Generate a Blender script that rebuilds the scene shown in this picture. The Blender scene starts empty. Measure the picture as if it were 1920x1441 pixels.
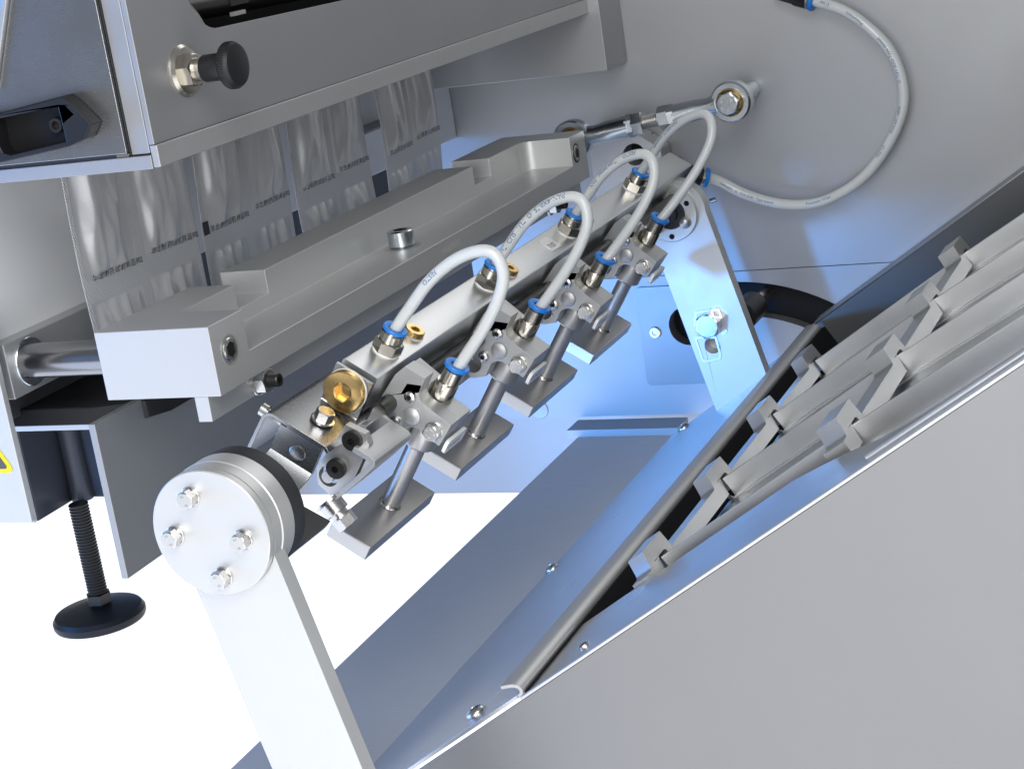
import bpy, bmesh, math, random
from mathutils import Matrix, Vector
from mathutils.geometry import tessellate_polygon
random.seed(7)
SC = bpy.context.scene
COL = SC.collection
MM = 0.001
R = math.radians

# ------------------------------------------------------------------ camera
cam_d = bpy.data.cameras.new('camera')
cam = bpy.data.objects.new('camera', cam_d)
COL.objects.link(cam)
cr = Vector((0.91605184, 0.37298671, -0.1474108))
cd = Vector((-0.03130584, -0.29993183, -0.95344682))
cf = Vector((-0.39983618, 0.87802153, -0.26307644))
cam.matrix_world = Matrix(((cr.x, -cd.x, -cf.x, 0), (cr.y, -cd.y, -cf.y, 0), (cr.z, -cd.z, -cf.z, 0), (0, 0, 0, 1)))
cam_d.sensor_width = 36
cam_d.lens = 63.92
cam_d.clip_start = 0.01
cam_d.clip_end = 100
SC.camera = cam

# ------------------------------------------------------------------ world, lamps, exposure
W = bpy.data.worlds.new('World')
SC.world = W
W.use_nodes = True
bg = W.node_tree.nodes['Background']
bg.inputs['Color'].default_value = (0.90, 0.94, 1.0, 1)
bg.inputs['Strength'].default_value = 0.27
SC.view_settings.view_transform = 'Standard'
SC.view_settings.look = 'None'
SC.view_settings.gamma = 1
SC.view_settings.exposure = 0.0


def lamp(name, kind, loc, target, power, color=(1, 1, 1), size=1.0, size_y=None, **kw):
    d = bpy.data.lights.new(name, kind)
    d.energy = power
    d.color = color
    if kind == 'AREA':
        d.shape = 'RECTANGLE'
        d.size = size
        d.size_y = size_y or size
    for k, v in kw.items():
        setattr(d, k, v)
    o = bpy.data.objects.new(name, d)
    COL.objects.link(o)
    l = Vector(loc) * MM
    o.location = l
    o.rotation_euler = (Vector(target) * MM - l).to_track_quat('-Z', 'Y').to_euler()
    return o


lamp('softbox_key', 'AREA', (0, -60, 430), (-400, 660, -180), 5.2, (1, 1, 1), 0.45, 0.45)
lamp('softbox_front', 'AREA', (-80, -480, 0), (-250, 800, -190), 6.2, (1, 1, 1), 0.5, 0.45)
lamp('softbox_back', 'AREA', (-150, 1650, 620), (-330, 850, -200), 3.2, (1, 1, 1), 1.1, 0.6)
lamp('blue_spot', 'SPOT', (-640, 330, -360), (-320, 1120, -432), 11, (0.08, 0.37, 1.0),
     spot_size=R(31), spot_blend=0.3, shadow_soft_size=0.03)
lamp('blue_spot_low', 'SPOT', (-900, 420, -330), (-540, 1120, -400), 12, (0.08, 0.37, 1.0),
     spot_size=R(30), spot_blend=0.4, shadow_soft_size=0.03)
lamp('blue_softbox', 'AREA', (-1500, 250, -120), (-500, 800, -150), 9, (0.07, 0.34, 1.0), 0.5, 0.35)

# ------------------------------------------------------------------ materials


def mat(name, color, metallic=0.0, rough=0.4, **kw):
    m = bpy.data.materials.new(name)
    m.use_nodes = True
    nt = m.node_tree
    b = nt.nodes['Principled BSDF']
    b.inputs['Base Color'].default_value = (*color, 1)
    b.inputs['Metallic'].default_value = metallic
    b.inputs['Roughness'].default_value = rough
    for k, v in kw.items():
        b.inputs[k].default_value = v
    return m


def noise_relief(m, scale=(300, 300, 300), bump=0.05, rough_var=0.08, color_var=0.06, detail=3.0, dist=0.00004):
    """fine grain: small noise into roughness, colour and bump, in object space"""
    nt = m.node_tree
    b = nt.nodes['Principled BSDF']
    tc = nt.nodes.new('ShaderNodeTexCoord')
    mp = nt.nodes.new('ShaderNodeMapping')
    mp.inputs['Scale'].default_value = scale
    nz = nt.nodes.new('ShaderNodeTexNoise')
    nz.inputs['Scale'].default_value = 1.0
    nz.inputs['Detail'].default_value = detail
    nt.links.new(tc.outputs['Object'], mp.inputs['Vector'])
    nt.links.new(mp.outputs['Vector'], nz.inputs['Vector'])
    # handling smudges: a broad soft variation of the gloss; the fine grain only touches it lightly
    r0 = b.inputs['Roughness'].default_value
    lo = nt.nodes.new('ShaderNodeTexNoise')
    lo.inputs['Scale'].default_value = 28.0
    lo.inputs['Detail'].default_value = 4.0
    lo.inputs['Roughness'].default_value = 0.6
    nt.links.new(tc.outputs['Object'], lo.inputs['Vector'])
    mr = nt.nodes.new('ShaderNodeMapRange')
    mr.inputs['From Min'].default_value = 0.3
    mr.inputs['From Max'].default_value = 0.7
    mr.inputs['To Min'].default_value = max(0.03, r0 - rough_var)
    mr.inputs['To Max'].default_value = r0 + rough_var
    nt.links.new(lo.outputs['Fac'], mr.inputs['Value'])
    fine = nt.nodes.new('ShaderNodeMapRange')
    fine.inputs['From Min'].default_value = 0.3
    fine.inputs['From Max'].default_value = 0.7
    fine.inputs['To Min'].default_value = -0.010
    fine.inputs['To Max'].default_value = 0.010
    nt.links.new(nz.outputs['Fac'], fine.inputs['Value'])
    ad = nt.nodes.new('ShaderNodeMath')
    nt.links.new(mr.outputs['Result'], ad.inputs[0])
    nt.links.new(fine.outputs['Result'], ad.inputs[1])
    nt.links.new(ad.outputs[0], b.inputs['Roughness'])
    c = b.inputs['Base Color'].default_value[:]
    mx = nt.nodes.new('ShaderNodeMix')
    mx.data_type = 'RGBA'
    mx.inputs['A'].default_value = (*[x * (1 - color_var) for x in c[:3]], 1)
    mx.inputs['B'].default_value = (*[min(1, x * (1 + color_var)) for x in c[:3]], 1)
    nt.links.new(nz.outputs['Fac'], mx.inputs['Factor'])
    nt.links.new(mx.outputs['Result'], b.inputs['Base Color'])
    if bump:
        bp = nt.nodes.new('ShaderNodeBump')
        bp.inputs['Strength'].default_value = bump
        bp.inputs['Distance'].default_value = dist
        nt.links.new(nz.outputs['Fac'], bp.inputs['Height'])
        nt.links.new(bp.outputs['Normal'], b.inputs['Normal'])
    return m


M = {}
M['alu'] = noise_relief(mat('blasted_aluminium', (0.60, 0.605, 0.60), 0.60, 0.42), (2500, 2500, 2500), 0.10, 0.05, 0.04)
M['alu_mill'] = noise_relief(mat('milled_aluminium', (0.70, 0.705, 0.70), 0.9, 0.33), (2000, 2000, 2000), 0.03, 0.03, 0.03)
M['alu_dark'] = noise_relief(mat('satin_grey_aluminium', (0.48, 0.485, 0.485), 0.65, 0.42), (2500, 2500, 2500), 0.08, 0.05, 0.05)
M['wall'] = noise_relief(mat('blasted_stainless_wall', (0.36, 0.365, 0.375), 0.78, 0.50), (1800, 1800, 1800), 0.10, 0.02, 0.03)
M['sheet'] = noise_relief(mat('brushed_stainless_sheet', (0.36, 0.365, 0.375), 0.95, 0.27), (200, 200, 3000), 0.01, 0.03, 0.05)
M['floor_sheet'] = noise_relief(mat('brushed_stainless_chute', (0.62, 0.625, 0.635), 0.35, 0.45), (45, 2600, 45), 0.03, 0.05, 0.12)
M['panel'] = noise_relief(mat('grey_cover_panel', (0.38, 0.385, 0.395), 0.70, 0.48), (1800, 1800, 1800), 0.08, 0.05, 0.03)
M['painted'] = noise_relief(mat('light_grey_paint', (0.78, 0.79, 0.80), 0.1, 0.45), (1800, 1800, 1800), 0.05, 0.05, 0.02)
M['guard'] = noise_relief(mat('satin_guard_sheet', (0.25, 0.25, 0.255), 0.75, 0.48), (1800, 1800, 1800), 0.06, 0.02, 0.03)
b_ = M['floor_sheet'].node_tree.nodes['Principled BSDF']
b_.inputs['Anisotropic'].default_value = 0.85
tg_ = M['floor_sheet'].node_tree.nodes.new('ShaderNodeTangent')
tg_.direction_type = 'UV_MAP'
M['floor_sheet'].node_tree.links.new(tg_.outputs['Tangent'], b_.inputs['Tangent'])
M['cover_sheet'] = noise_relief(mat('dark_satin_cover', (0.26, 0.265, 0.275), 0.8, 0.40), (1800, 1800, 1800), 0.04, 0.04, 0.03)
M['bracket'] = noise_relief(mat('milled_bracket', (0.56, 0.565, 0.565), 0.88, 0.36), (2000, 2000, 2000), 0.05, 0.03, 0.04)
M['base_sheet'] = noise_relief(mat('shade_darkened_base', (0.30, 0.305, 0.31), 0.95, 0.30), (1800, 1800, 1800), 0.03, 0.04, 0.03)  # same sheet as the channel wall, its shade painted in by darker colour
M['strip_sheet'] = noise_relief(mat('stainless_strip', (0.58, 0.585, 0.595), 0.95, 0.30), (1800, 1800, 1800), 0.03, 0.03, 0.03)
M['hem'] = noise_relief(mat('rolled_stainless_hem', (0.50, 0.50, 0.495), 0.55, 0.40), (1800, 1800, 1800), 0.03, 0.03, 0.03)
M['steel'] = noise_relief(mat('stainless_fastener', (0.58, 0.57, 0.555), 1.0, 0.27), (1800, 1800, 1800), 0.02, 0.03, 0.04)
M['steel_soft'] = noise_relief(mat('turned_steel', (0.56, 0.55, 0.54), 0.85, 0.36), (2200, 2200, 2200), 0.03, 0.03, 0.04)
M['zinc'] = noise_relief(mat('zinc_plated_steel', (0.55, 0.59, 0.62), 1.0, 0.25), (1800, 1800, 1800), 0.03, 0.03, 0.05)
M['nickel'] = noise_relief(mat('nickel_plated_brass', (0.60, 0.565, 0.50), 1.0, 0.22), (1800, 1800, 1800), 0.02, 0.03, 0.04)
M['brass'] = noise_relief(mat('turned_brass', (0.80, 0.56, 0.24), 1.0, 0.25), (2000, 2000, 2000), 0.02, 0.03, 0.04)
M['black_screw'] = noise_relief(mat('black_oxide_steel', (0.055, 0.053, 0.05), 0.8, 0.33), (700, 700, 700), 0.05, 0.05, 0.1)
M['rod'] = noise_relief(mat('ground_dark_rod', (0.30, 0.30, 0.31), 1.0, 0.20), (2000, 2000, 2000), 0.02, 0.03, 0.04)
M['black'] = noise_relief(mat('black_plastic', (0.011, 0.011, 0.013), 0.0, 0.42, **{'Specular IOR Level': 0.35}), (900, 900, 900), 0.10, 0.06, 0.1)
M['rubber'] = noise_relief(mat('black_rubber', (0.020, 0.022, 0.026), 0.0, 0.50), (900, 900, 900), 0.10, 0.06, 0.1)
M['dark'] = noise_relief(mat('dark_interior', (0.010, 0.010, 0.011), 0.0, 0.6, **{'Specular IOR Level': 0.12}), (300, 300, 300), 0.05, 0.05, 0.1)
M['frame_dark'] = noise_relief(mat('dark_painted_frame', (0.045, 0.05, 0.065), 0.2, 0.38), (900, 900, 900), 0.05, 0.05, 0.05)
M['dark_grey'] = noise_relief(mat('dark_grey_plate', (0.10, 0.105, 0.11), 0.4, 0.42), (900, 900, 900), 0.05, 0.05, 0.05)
M['blue'] = noise_relief(mat('blue_release_ring', (0.010, 0.20, 0.66), 0.0, 0.32), (400, 400, 400), 0.02, 0.04, 0.05)
M['white'] = noise_relief(mat('white_label', (0.82, 0.82, 0.80), 0.0, 0.35), (400, 400, 400), 0.0, 0.04, 0.02)
M['yellow'] = noise_relief(mat('yellow_sticker', (0.80, 0.68, 0.0), 0.0, 0.40), (400, 400, 400), 0.0, 0.04, 0.03)
M['ink'] = mat('black_print', (0.02, 0.02, 0.025), 0.0, 0.5)
M['ink_blue'] = mat('blue_print', (0.015, 0.10, 0.30), 0.0, 0.5)
M['engrave'] = mat('engraved_mark', (0.75, 0.75, 0.73), 0.3, 0.6)
M['anod'] = noise_relief(mat('clear_anodised_rail', (0.66, 0.665, 0.67), 0.88, 0.34), (1800, 1800, 1800), 0.03, 0.03, 0.03)
M['hose'] = mat('translucent_hose', (0.66, 0.68, 0.68), 0.0, 0.30)
hb = M['hose'].node_tree.nodes['Principled BSDF']
hb.inputs['Subsurface Weight'].default_value = 0.35
hb.inputs['Subsurface Radius'].default_value = (0.004, 0.0045, 0.005)
hb.inputs['Subsurface Scale'].default_value = 0.5
hb.inputs['Coat Weight'].default_value = 0.3
hb.inputs['Coat Roughness'].default_value = 0.15
hb.inputs['Transmission Weight'].default_value = 0.10
noise_relief(M['hose'], (250, 250, 250), 0.0, 0.03, 0.02)

# foil: metallic film, fine crinkle; knurled seal relief where the 'seal' attribute is 1
m = mat('aluminium_foil', (0.70, 0.705, 0.72), 0.68, 0.42)
nt = m.node_tree
b = nt.nodes['Principled BSDF']
tc = nt.nodes.new('ShaderNodeTexCoord')
at = nt.nodes.new('ShaderNodeAttribute')
at.attribute_name = 'seal'
nz = nt.nodes.new('ShaderNodeTexNoise')
nz.inputs['Scale'].default_value = 130
nz.inputs['Detail'].default_value = 3
nt.links.new(tc.outputs['Object'], nz.inputs['Vector'])
waves = []
for ang in (45, -45):
    mp = nt.nodes.new('ShaderNodeMapping')
    mp.inputs['Rotation'].default_value = (R(ang), 0, 0)
    wv = nt.nodes.new('ShaderNodeTexWave')
    wv.bands_direction = 'Y'
    wv.inputs['Scale'].default_value = 330
    nt.links.new(tc.outputs['Object'], mp.inputs['Vector'])
    nt.links.new(mp.outputs['Vector'], wv.inputs['Vector'])
    waves.append(wv)
mul = nt.nodes.new('ShaderNodeMath')
mul.operation = 'MULTIPLY'
nt.links.new(waves[0].outputs['Fac'], mul.inputs[0])
nt.links.new(waves[1].outputs['Fac'], mul.inputs[1])
mul2 = nt.nodes.new('ShaderNodeMath')
mul2.operation = 'MULTIPLY'
nt.links.new(mul.outputs[0], mul2.inputs[0])
nt.links.new(at.outputs['Fac'], mul2.inputs[1])
b1 = nt.nodes.new('ShaderNodeBump')
b1.inputs['Strength'].default_value = 0.25
b1.inputs['Distance'].default_value = 0.0006
nt.links.new(nz.outputs['Fac'], b1.inputs['Height'])
b2 = nt.nodes.new('ShaderNodeBump')
b2.inputs['Strength'].default_value = 0.8
b2.inputs['Distance'].default_value = 0.0006
nt.links.new(mul2.outputs[0], b2.inputs['Height'])
nt.links.new(b1.outputs['Normal'], b2.inputs['Normal'])
nt.links.new(b2.outputs['Normal'], b.inputs['Normal'])
mr = nt.nodes.new('ShaderNodeMapRange')
mr.inputs['To Min'].default_value = 0.35
mr.inputs['To Max'].default_value = 0.52
nt.links.new(at.outputs['Fac'], mr.inputs['Value'])
nt.links.new(mr.outputs['Result'], b.inputs['Roughness'])
M['foil'] = m

# added glow: the ground emits white in place of an empty background
m = bpy.data.materials.new('glowing_white_ground')
m.use_nodes = True
b = m.node_tree.nodes['Principled BSDF']
b.inputs['Base Color'].default_value = (0.85, 0.85, 0.85, 1)
b.inputs['Roughness'].default_value = 0.6
b.inputs['Emission Color'].default_value = (1, 1, 1, 1)
b.inputs['Emission Strength'].default_value = 0.95
M['white_glow'] = m

# ------------------------------------------------------------------ geometry helpers (all in mm)


class G:
    def __init__(self):
        self.bm = bmesh.new()

    def add(self, verts, faces, mx=None):
        vs = [self.bm.verts.new((mx @ Vector(v)) if mx else Vector(v)) for v in verts]
        for f in faces:
            try:
                self.bm.faces.new([vs[i] for i in f])
            except ValueError:
                pass
        return self

    def box(self, x0, x1, y0, y1, z0, z1, mx=None):
        v = [(x0, y0, z0), (x1, y0, z0), (x1, y1, z0), (x0, y1, z0), (x0, y0, z1), (x1, y0, z1), (x1, y1, z1), (x0, y1, z1)]
        return self.add(v, [(3, 2, 1, 0), (4, 5, 6, 7), (0, 1, 5, 4), (1, 2, 6, 5), (2, 3, 7, 6), (3, 0, 4, 7)], mx)

    def prism(self, poly, a0, a1, axis='y', holes=(), mx=None):
        """extrude a 2D polygon (with holes). axis y: poly=(x,z); x: poly=(y,z); z: poly=(x,y)"""
        def p3(p, a):
            return {'y': (p[0], a, p[1]), 'x': (a, p[0], p[1]), 'z': (p[0], p[1], a)}[axis]
        loops = [list(poly)] + [list(h) for h in holes]
        base = []
        offs = []
        for lp in loops:
            offs.append(len(base))
            base += lp
        n = len(base)
        tris = tessellate_polygon([[Vector((p[0], p[1], 0)) for p in lp] for lp in loops])
        verts = [p3(p, a0) for p in base] + [p3(p, a1) for p in base]
        faces = [tuple(t) for t in tris] + [tuple(i + n for i in reversed(t)) for t in tris]
        for lp, o in zip(loops, offs):
            k = len(lp)
            for i in range(k):
                j = (i + 1) % k
                faces.append((o + i, o + j, o + j + n, o + i + n))
        return self.add(verts, faces, mx)

    def lathe(self, prof, p0=(0, 0, 0), axis=(0, 0, 1), seg=32, cap=True, flat=None):
        """prof: list of (r, h) along axis from p0. flat: number of sides (hexagon)"""
        q = Vector((0, 0, 1)).rotation_difference(Vector(axis).normalized()).to_matrix().to_4x4()
        mx = Matrix.Translation(Vector(p0)) @ q
        seg = flat or seg
        verts, faces = [], []
        for r, h in prof:
            for i in range(seg):
                a = 2 * math.pi * i / seg
                verts.append((r * math.cos(a), r * math.sin(a), h))
        for k in range(len(prof) - 1):
            for i in range(seg):
                j = (i + 1) % seg
                faces.append((k * seg + i, k * seg + j, (k + 1) * seg + j, (k + 1) * seg + i))
        if cap:
            if prof[0][0] > 1e-6:
                faces.append(tuple(reversed(range(seg))))
            if prof[-1][0] > 1e-6:
                faces.append(tuple((len(prof) - 1) * seg + i for i in range(seg)))
        return self.add(verts, faces, mx)

    def cyl(self, p0, p1, r, seg=32, c=0.0):
        p0 = Vector(p0)
        d = Vector(p1) - p0
        L = d.length
        prof = [(r, 0), (r, L)] if c == 0 else [(r - c, 0), (r, c), (r, L - c), (r - c, L)]
        return self.lathe(prof, p0, d, seg)

    def hexa(self, p0, axis, af, h, rot=0.0):
        """hexagon head with chamfered top, af = across flats"""
        ax = Vector(axis).normalized()
        q = Vector((0, 0, 1)).rotation_difference(ax).to_matrix().to_4x4()
        mx = Matrix.Translation(Vector(p0)) @ q @ Matrix.Rotation(rot, 4, 'Z')
        rc = af / 2 / math.cos(math.pi / 6)
        seg = 24
        rin = af / 2 * 0.97
        verts, faces = [], []

        def hexr(a):
            k = (a % (math.pi / 3)) - math.pi / 6
            return af / 2 / math.cos(k)
        rings = []
        for lev in range(4):
            ring = []
            for i in range(seg):
                a = 2 * math.pi * i / seg
                rr = hexr(a)
                if lev == 0:
                    p = (rr, 0)
                elif lev == 1:
                    p = (rr, h - 0.35 * (rr - rin) - 0.02 * h)
                elif lev == 2:
                    p = (rin, h - 0.0)
                else:
                    p = (rin * 0.93, h)
                ring.append(len(verts))
                verts.append((p[0] * math.cos(a), p[0] * math.sin(a), p[1]))
            rings.append(ring)
        for k in range(3):
            for i in range(seg):
                j = (i + 1) % seg
                faces.append((rings[k][i], rings[k][j], rings[k + 1][j], rings[k + 1][i]))
        faces.append(tuple(rings[3]))
        faces.append(tuple(reversed(rings[0])))
        return self.add(verts, faces, mx)

    def tube(self, path, r, seg=16, cap=True):
        fr = frames(path)
        verts, faces = [], []
        n = len(path)
        for p, t, u, v in fr:
            for i in range(seg):
                a = 2 * math.pi * i / seg
                verts.append(p + u * (r * math.cos(a)) + v * (r * math.sin(a)))
        for k in range(n - 1):
            for i in range(seg):
                j = (i + 1) % seg
                faces.append((k * seg + i, k * seg + j, (k + 1) * seg + j, (k + 1) * seg + i))
        if cap:
            faces.append(tuple(reversed(range(seg))))
            faces.append(tuple((n - 1) * seg + i for i in range(seg)))
        return self.add(verts, faces)

    def ribbon(self, poly, thick, a0, a1, axis='y', mx=None):
        """sheet metal: open polyline profile given thickness and extruded"""
        pts = [Vector((p[0], p[1])) for p in poly]
        off = []
        for i, p in enumerate(pts):
            d0 = (pts[i] - pts[i - 1]).normalized() if i > 0 else None
            d1 = (pts[i + 1] - pts[i]).normalized() if i < len(pts) - 1 else None
            d0 = d0 or d1
            d1 = d1 or d0
            n0 = Vector((-d0.y, d0.x))
            n1 = Vector((-d1.y, d1.x))
            n = (n0 + n1)
            n = n.normalized() if n.length > 1e-6 else n0
            k = 1 / max(0.35, n.dot(n0))
            off.append(p + n * thick * k)
        return self.prism([tuple(p) for p in pts] + [tuple(p) for p in reversed(off)], a0, a1, axis, (), mx)


def frames(path):
    out = []
    n = len(path)
    pts = [Vector(p) for p in path]
    u = None
    for i in range(n):
        t = (pts[min(i + 1, n - 1)] - pts[max(i - 1, 0)]).normalized()
        if u is None:
            ref = Vector((0, 0, 1)) if abs(t.z) < 0.9 else Vector((1, 0, 0))
            u = t.cross(ref).normalized()
        u = (u - t * u.dot(t)).normalized()
        out.append((pts[i], t, u, t.cross(u)))
    return out


def spline(pts, sub=8):
    P = [Vector(p) for p in pts]
    out = []
    for i in range(len(P) - 1):
        p0 = P[i - 1] if i > 0 else P[i] * 2 - P[i + 1]
        p1, p2 = P[i], P[i + 1]
        p3 = P[i + 2] if i + 2 < len(P) else p2 * 2 - p1
        for k in range(sub):
            t = k / sub
            out.append(0.5 * ((2 * p1) + (p2 - p0) * t + (2 * p0 - 5 * p1 + 4 * p2 - p3) * t * t + (3 * p1 - p0 - 3 * p2 + p3) * t ** 3))
    out.append(P[-1])
    return out


def arc(cx, cy, r, a0, a1, n=12):
    return [(cx + r * math.cos(R(a0 + (a1 - a0) * i / n)), cy + r * math.sin(R(a0 + (a1 - a0) * i / n))) for i in range(n + 1)]


def circ(cx, cy, r, n=28):
    return [(cx + r * math.cos(2 * math.pi * i / n), cy + r * math.sin(2 * math.pi * i / n)) for i in range(n)]


def rrect(x0, x1, y0, y1, r, n=5):
    return (arc(x1 - r, y1 - r, r, 0, 90, n) + arc(x0 + r, y1 - r, r, 90, 180, n)
            + arc(x0 + r, y0 + r, r, 180, 270, n) + arc(x1 - r, y0 + r, r, 270, 360, n))


# ------------------------------------------------------------------ object helpers
class Thing:
    def __init__(self, obj, mx):
        self.o = obj
        self.mx = mx            # thing matrix in mm
        self.inv = mx.inverted()


def tag(o, label=None, cat=None, group=None, kind=None):
    if label:
        o['label'] = label
    if cat:
        o['category'] = cat
    if group:
        o['group'] = group
    if kind:
        o['kind'] = kind


def set_mx(o, mx):
    k = mx.copy()
    k.translation = mx.translation * MM
    o.matrix_world = k


def thing(name, label, cat, loc=(0, 0, 0), rot=None, group=None):
    o = bpy.data.objects.new(name, None)
    COL.objects.link(o)
    o.empty_display_size = 0.02
    mx = Matrix.Translation(Vector(loc)) @ (rot or Matrix.Identity(4))
    set_mx(o, mx)
    tag(o, label, cat, group)
    return Thing(o, mx)


def mesh_from(name, g, mx=None, smooth=32):
    bm = g.bm
    bmesh.ops.remove_doubles(bm, verts=bm.verts, dist=1e-4)
    bmesh.ops.recalc_face_normals(bm, faces=bm.faces)
    for v in bm.verts:
        v.co = ((mx @ v.co) if mx else v.co) * MM
    me = bpy.data.meshes.new(name)
    bm.to_mesh(me)
    bm.free()
    if smooth:
        for p in me.polygons:
            p.use_smooth = True
        me.set_sharp_from_angle(angle=R(smooth))
    return me


def bevel(o, w, seg=2):
    md = o.modifiers.new('bevel', 'BEVEL')
    md.width = w * MM
    md.segments = seg
    md.limit_method = 'ANGLE'
    md.angle_limit = R(35)
    md.harden_normals = True
    md.use_clamp_overlap = True


def part(name, g, material, T, parent=None, world=False, bev=0.0, smooth=32, label=None, seg=2):
    """one mesh object, child of thing T (or of a part). geometry in thing-local mm, or in world mm"""
    me = mesh_from(name, g, T.inv if world else None, smooth)
    me.materials.append(M[material])
    o = bpy.data.objects.new(name, me)
    COL.objects.link(o)
    o.parent = parent or T.o
    if bev:
        bevel(o, bev, seg)
    if label:
        o['label'] = label
    return o


def solo(name, g, material, label=None, cat=None, group=None, kind=None, loc=(0, 0, 0), bev=0.0, smooth=32, rot=None, world=True):
    """a top-level thing that is one mesh"""
    mx = Matrix.Translation(Vector(loc)) @ (rot or Matrix.Identity(4))
    me = mesh_from(name, g, mx.inverted() if world else None, smooth)
    me.materials.append(M[material])
    o = bpy.data.objects.new(name, me)
    COL.objects.link(o)
    set_mx(o, mx)
    if bev:
        bevel(o, bev)
    tag(o, label, cat, group, kind)
    return o


def union(name, solids, material, T, bev):
    """one solid out of overlapping solids (world mm), as a part of T"""
    obs = []
    for g in solids:
        me = mesh_from(name, g, T.inv, 0)
        o = bpy.data.objects.new(name, me)
        COL.objects.link(o)
        obs.append(o)
    base = obs[0]
    for o in obs[1:]:
        md = base.modifiers.new('u', 'BOOLEAN')
        md.operation = 'UNION'
        md.solver = 'EXACT'
        md.object = o
    dg = bpy.context.evaluated_depsgraph_get()
    me = bpy.data.meshes.new_from_object(base.evaluated_get(dg))
    for o in obs:
        bpy.data.objects.remove(o)
    bm = bmesh.new()
    bm.from_mesh(me)
    bmesh.ops.dissolve_limit(bm, angle_limit=R(1), verts=bm.verts, edges=bm.edges)
    bm.to_mesh(me)
    bm.free()
    me.name = name
    for p in me.polygons:
        p.use_smooth = True
    me.set_sharp_from_angle(angle=R(32))
    me.materials.clear()
    me.materials.append(M[material])
    o = bpy.data.objects.new(name, me)
    COL.objects.link(o)
    o.parent = T.o
    bevel(o, bev)
    return o


def children_of(o):
    return [c for c in bpy.data.objects if c.parent == o]


def copy_thing(T, mx, label):
    """copy a thing, its parts and their sub-parts, sharing mesh data"""
    r = T.o.copy()
    COL.objects.link(r)
    set_mx(r, mx)
    r['label'] = label
    for ch in children_of(T.o):
        c = ch.copy()
        COL.objects.link(c)
        c.parent = r
        for gc in children_of(ch):
            d = gc.copy()
            COL.objects.link(d)
            d.parent = c
    return Thing(r, mx)


_tc = {}


def text_geo(s, size, spacing=1.0, align='LEFT'):
    """glyph triangles of a string: (verts2d, faces) in mm"""
    key = (s, size, spacing, align)
    if key in _tc:
        return _tc[key]
    cu = bpy.data.curves.new('txt', 'FONT')
    cu.body = s
    cu.size = size
    cu.space_character = spacing
    cu.align_x = align
    cu.resolution_u = 2
    ob = bpy.data.objects.new('txt', cu)
    COL.objects.link(ob)
    dg = bpy.context.evaluated_depsgraph_get()
    me = ob.evaluated_get(dg).to_mesh()
    v = [(p.co.x, p.co.y) for p in me.vertices]
    f = [tuple(p.vertices) for p in me.polygons]
    ob.evaluated_get(dg).to_mesh_clear()
    bpy.data.objects.remove(ob)
    bpy.data.curves.remove(cu)
    _tc[key] = (v, f)
    return v, f


def text_on(s, size, fn, spacing=1.0, align='LEFT'):
    v, f = text_geo(s, size, spacing, align)
    g = G()
    g.add([fn(x, y) for x, y in v], f)
    return g


def planar(o, ux, uy):
    o, ux, uy = Vector(o), Vector(ux).normalized(), Vector(uy).normalized()
    return lambda x, y: o + ux * x + uy * y


def text_on_tube(s, size, path, r, s0, front, spacing=1.0):
    pts = [Vector(p) for p in path]
    cum = [0.0]
    for a, b_ in zip(pts, pts[1:]):
        cum.append(cum[-1] + (b_ - a).length)
    front = Vector(front)

    def fn(x, y):
        q = min(max(s0 + x, 0), cum[-1] - 1e-4)
        i = max(k for k in range(len(cum)) if cum[k] <= q)
        i = min(i, len(pts) - 2)
        t = (q - cum[i]) / max(1e-6, cum[i + 1] - cum[i])
        c = pts[i].lerp(pts[i + 1], t)
        tg0 = (pts[min(i + 1, len(pts) - 1)] - pts[max(i - 1, 0)]).normalized()
        tg1 = (pts[min(i + 2, len(pts) - 1)] - pts[i]).normalized()
        tg = tg0.lerp(tg1, t).normalized()
        n = (front - tg * front.dot(tg)).normalized()
        up = n.cross(tg)
        a = (y - size * 0.35) / r
        return c + (n * math.cos(a) + up * math.sin(a)) * (r + 0.10)
    return text_on(s, size, fn, spacing)


# ================================================================== the setting
g = G()
g.prism([(-2600, -600), (1500, -600), (1500, 5000), (-9000, 26000), (-26000, 22000), (-2600, 1500)], -452, -445, 'z')
solo('ground', g, 'white_glow', kind='structure', smooth=0)

# swing frame: everything on the swing arm is turned about the long axis
TH = R(34)
ROT = Matrix.Rotation(TH, 4, 'Y')      # local x = (cos,0,-sin), z = (sin,0,cos)
F0 = Vector((-348, 0, -171))


def fmx(y):
    return Matrix.Translation(F0 + Vector((0, y, 0))) @ ROT


# ------------------------------------------------------------------ back wall
T = thing('machine_wall', 'grey blasted steel back wall behind the swing arm, lit blue near its black curved slot', 'wall', (-300, 1120, -361))
slot = arc(-344.5, -408, 137, 45, 96, 18) + arc(-344.5, -408, 114, 96, 45, 18)
hole = circ(-376, -299, 13.5, 32)
part('wall_panel', G().prism([(-900, -361), (-220, -361), (-220, -264.2), (-900, -264.2)], 1121.2, 1132, 'y', [slot, hole]),
     'wall', T, world=True, bev=0.0)
part('upper_panel', G().prism([(-900, -263.4), (320, -263.4), (320, 10), (-900, 10)], 1119.6, 1132, 'y'), 'wall', T, world=True, bev=0.5)
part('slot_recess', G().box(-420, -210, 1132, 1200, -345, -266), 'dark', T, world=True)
part('cover_plate', G().prism(rrect(-410, -366, -339.5, -271, 3), 1119.9, 1121.2, 'y', [circ(-376, -299, 13.3, 32)]), 'cover_sheet', T, world=True, bev=0.25)
g = G()
g.lathe([(0.01, 0.5), (1.6, 0.5), (1.8, 1.6), (3.6, 1.6), (4.1, 0.9), (4.1, 0)], (-399.5, 1119.8, -302.5), (0, -1, 0), 28)
part('socket_screw', g, 'steel', T, world=True)
g = G()
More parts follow.
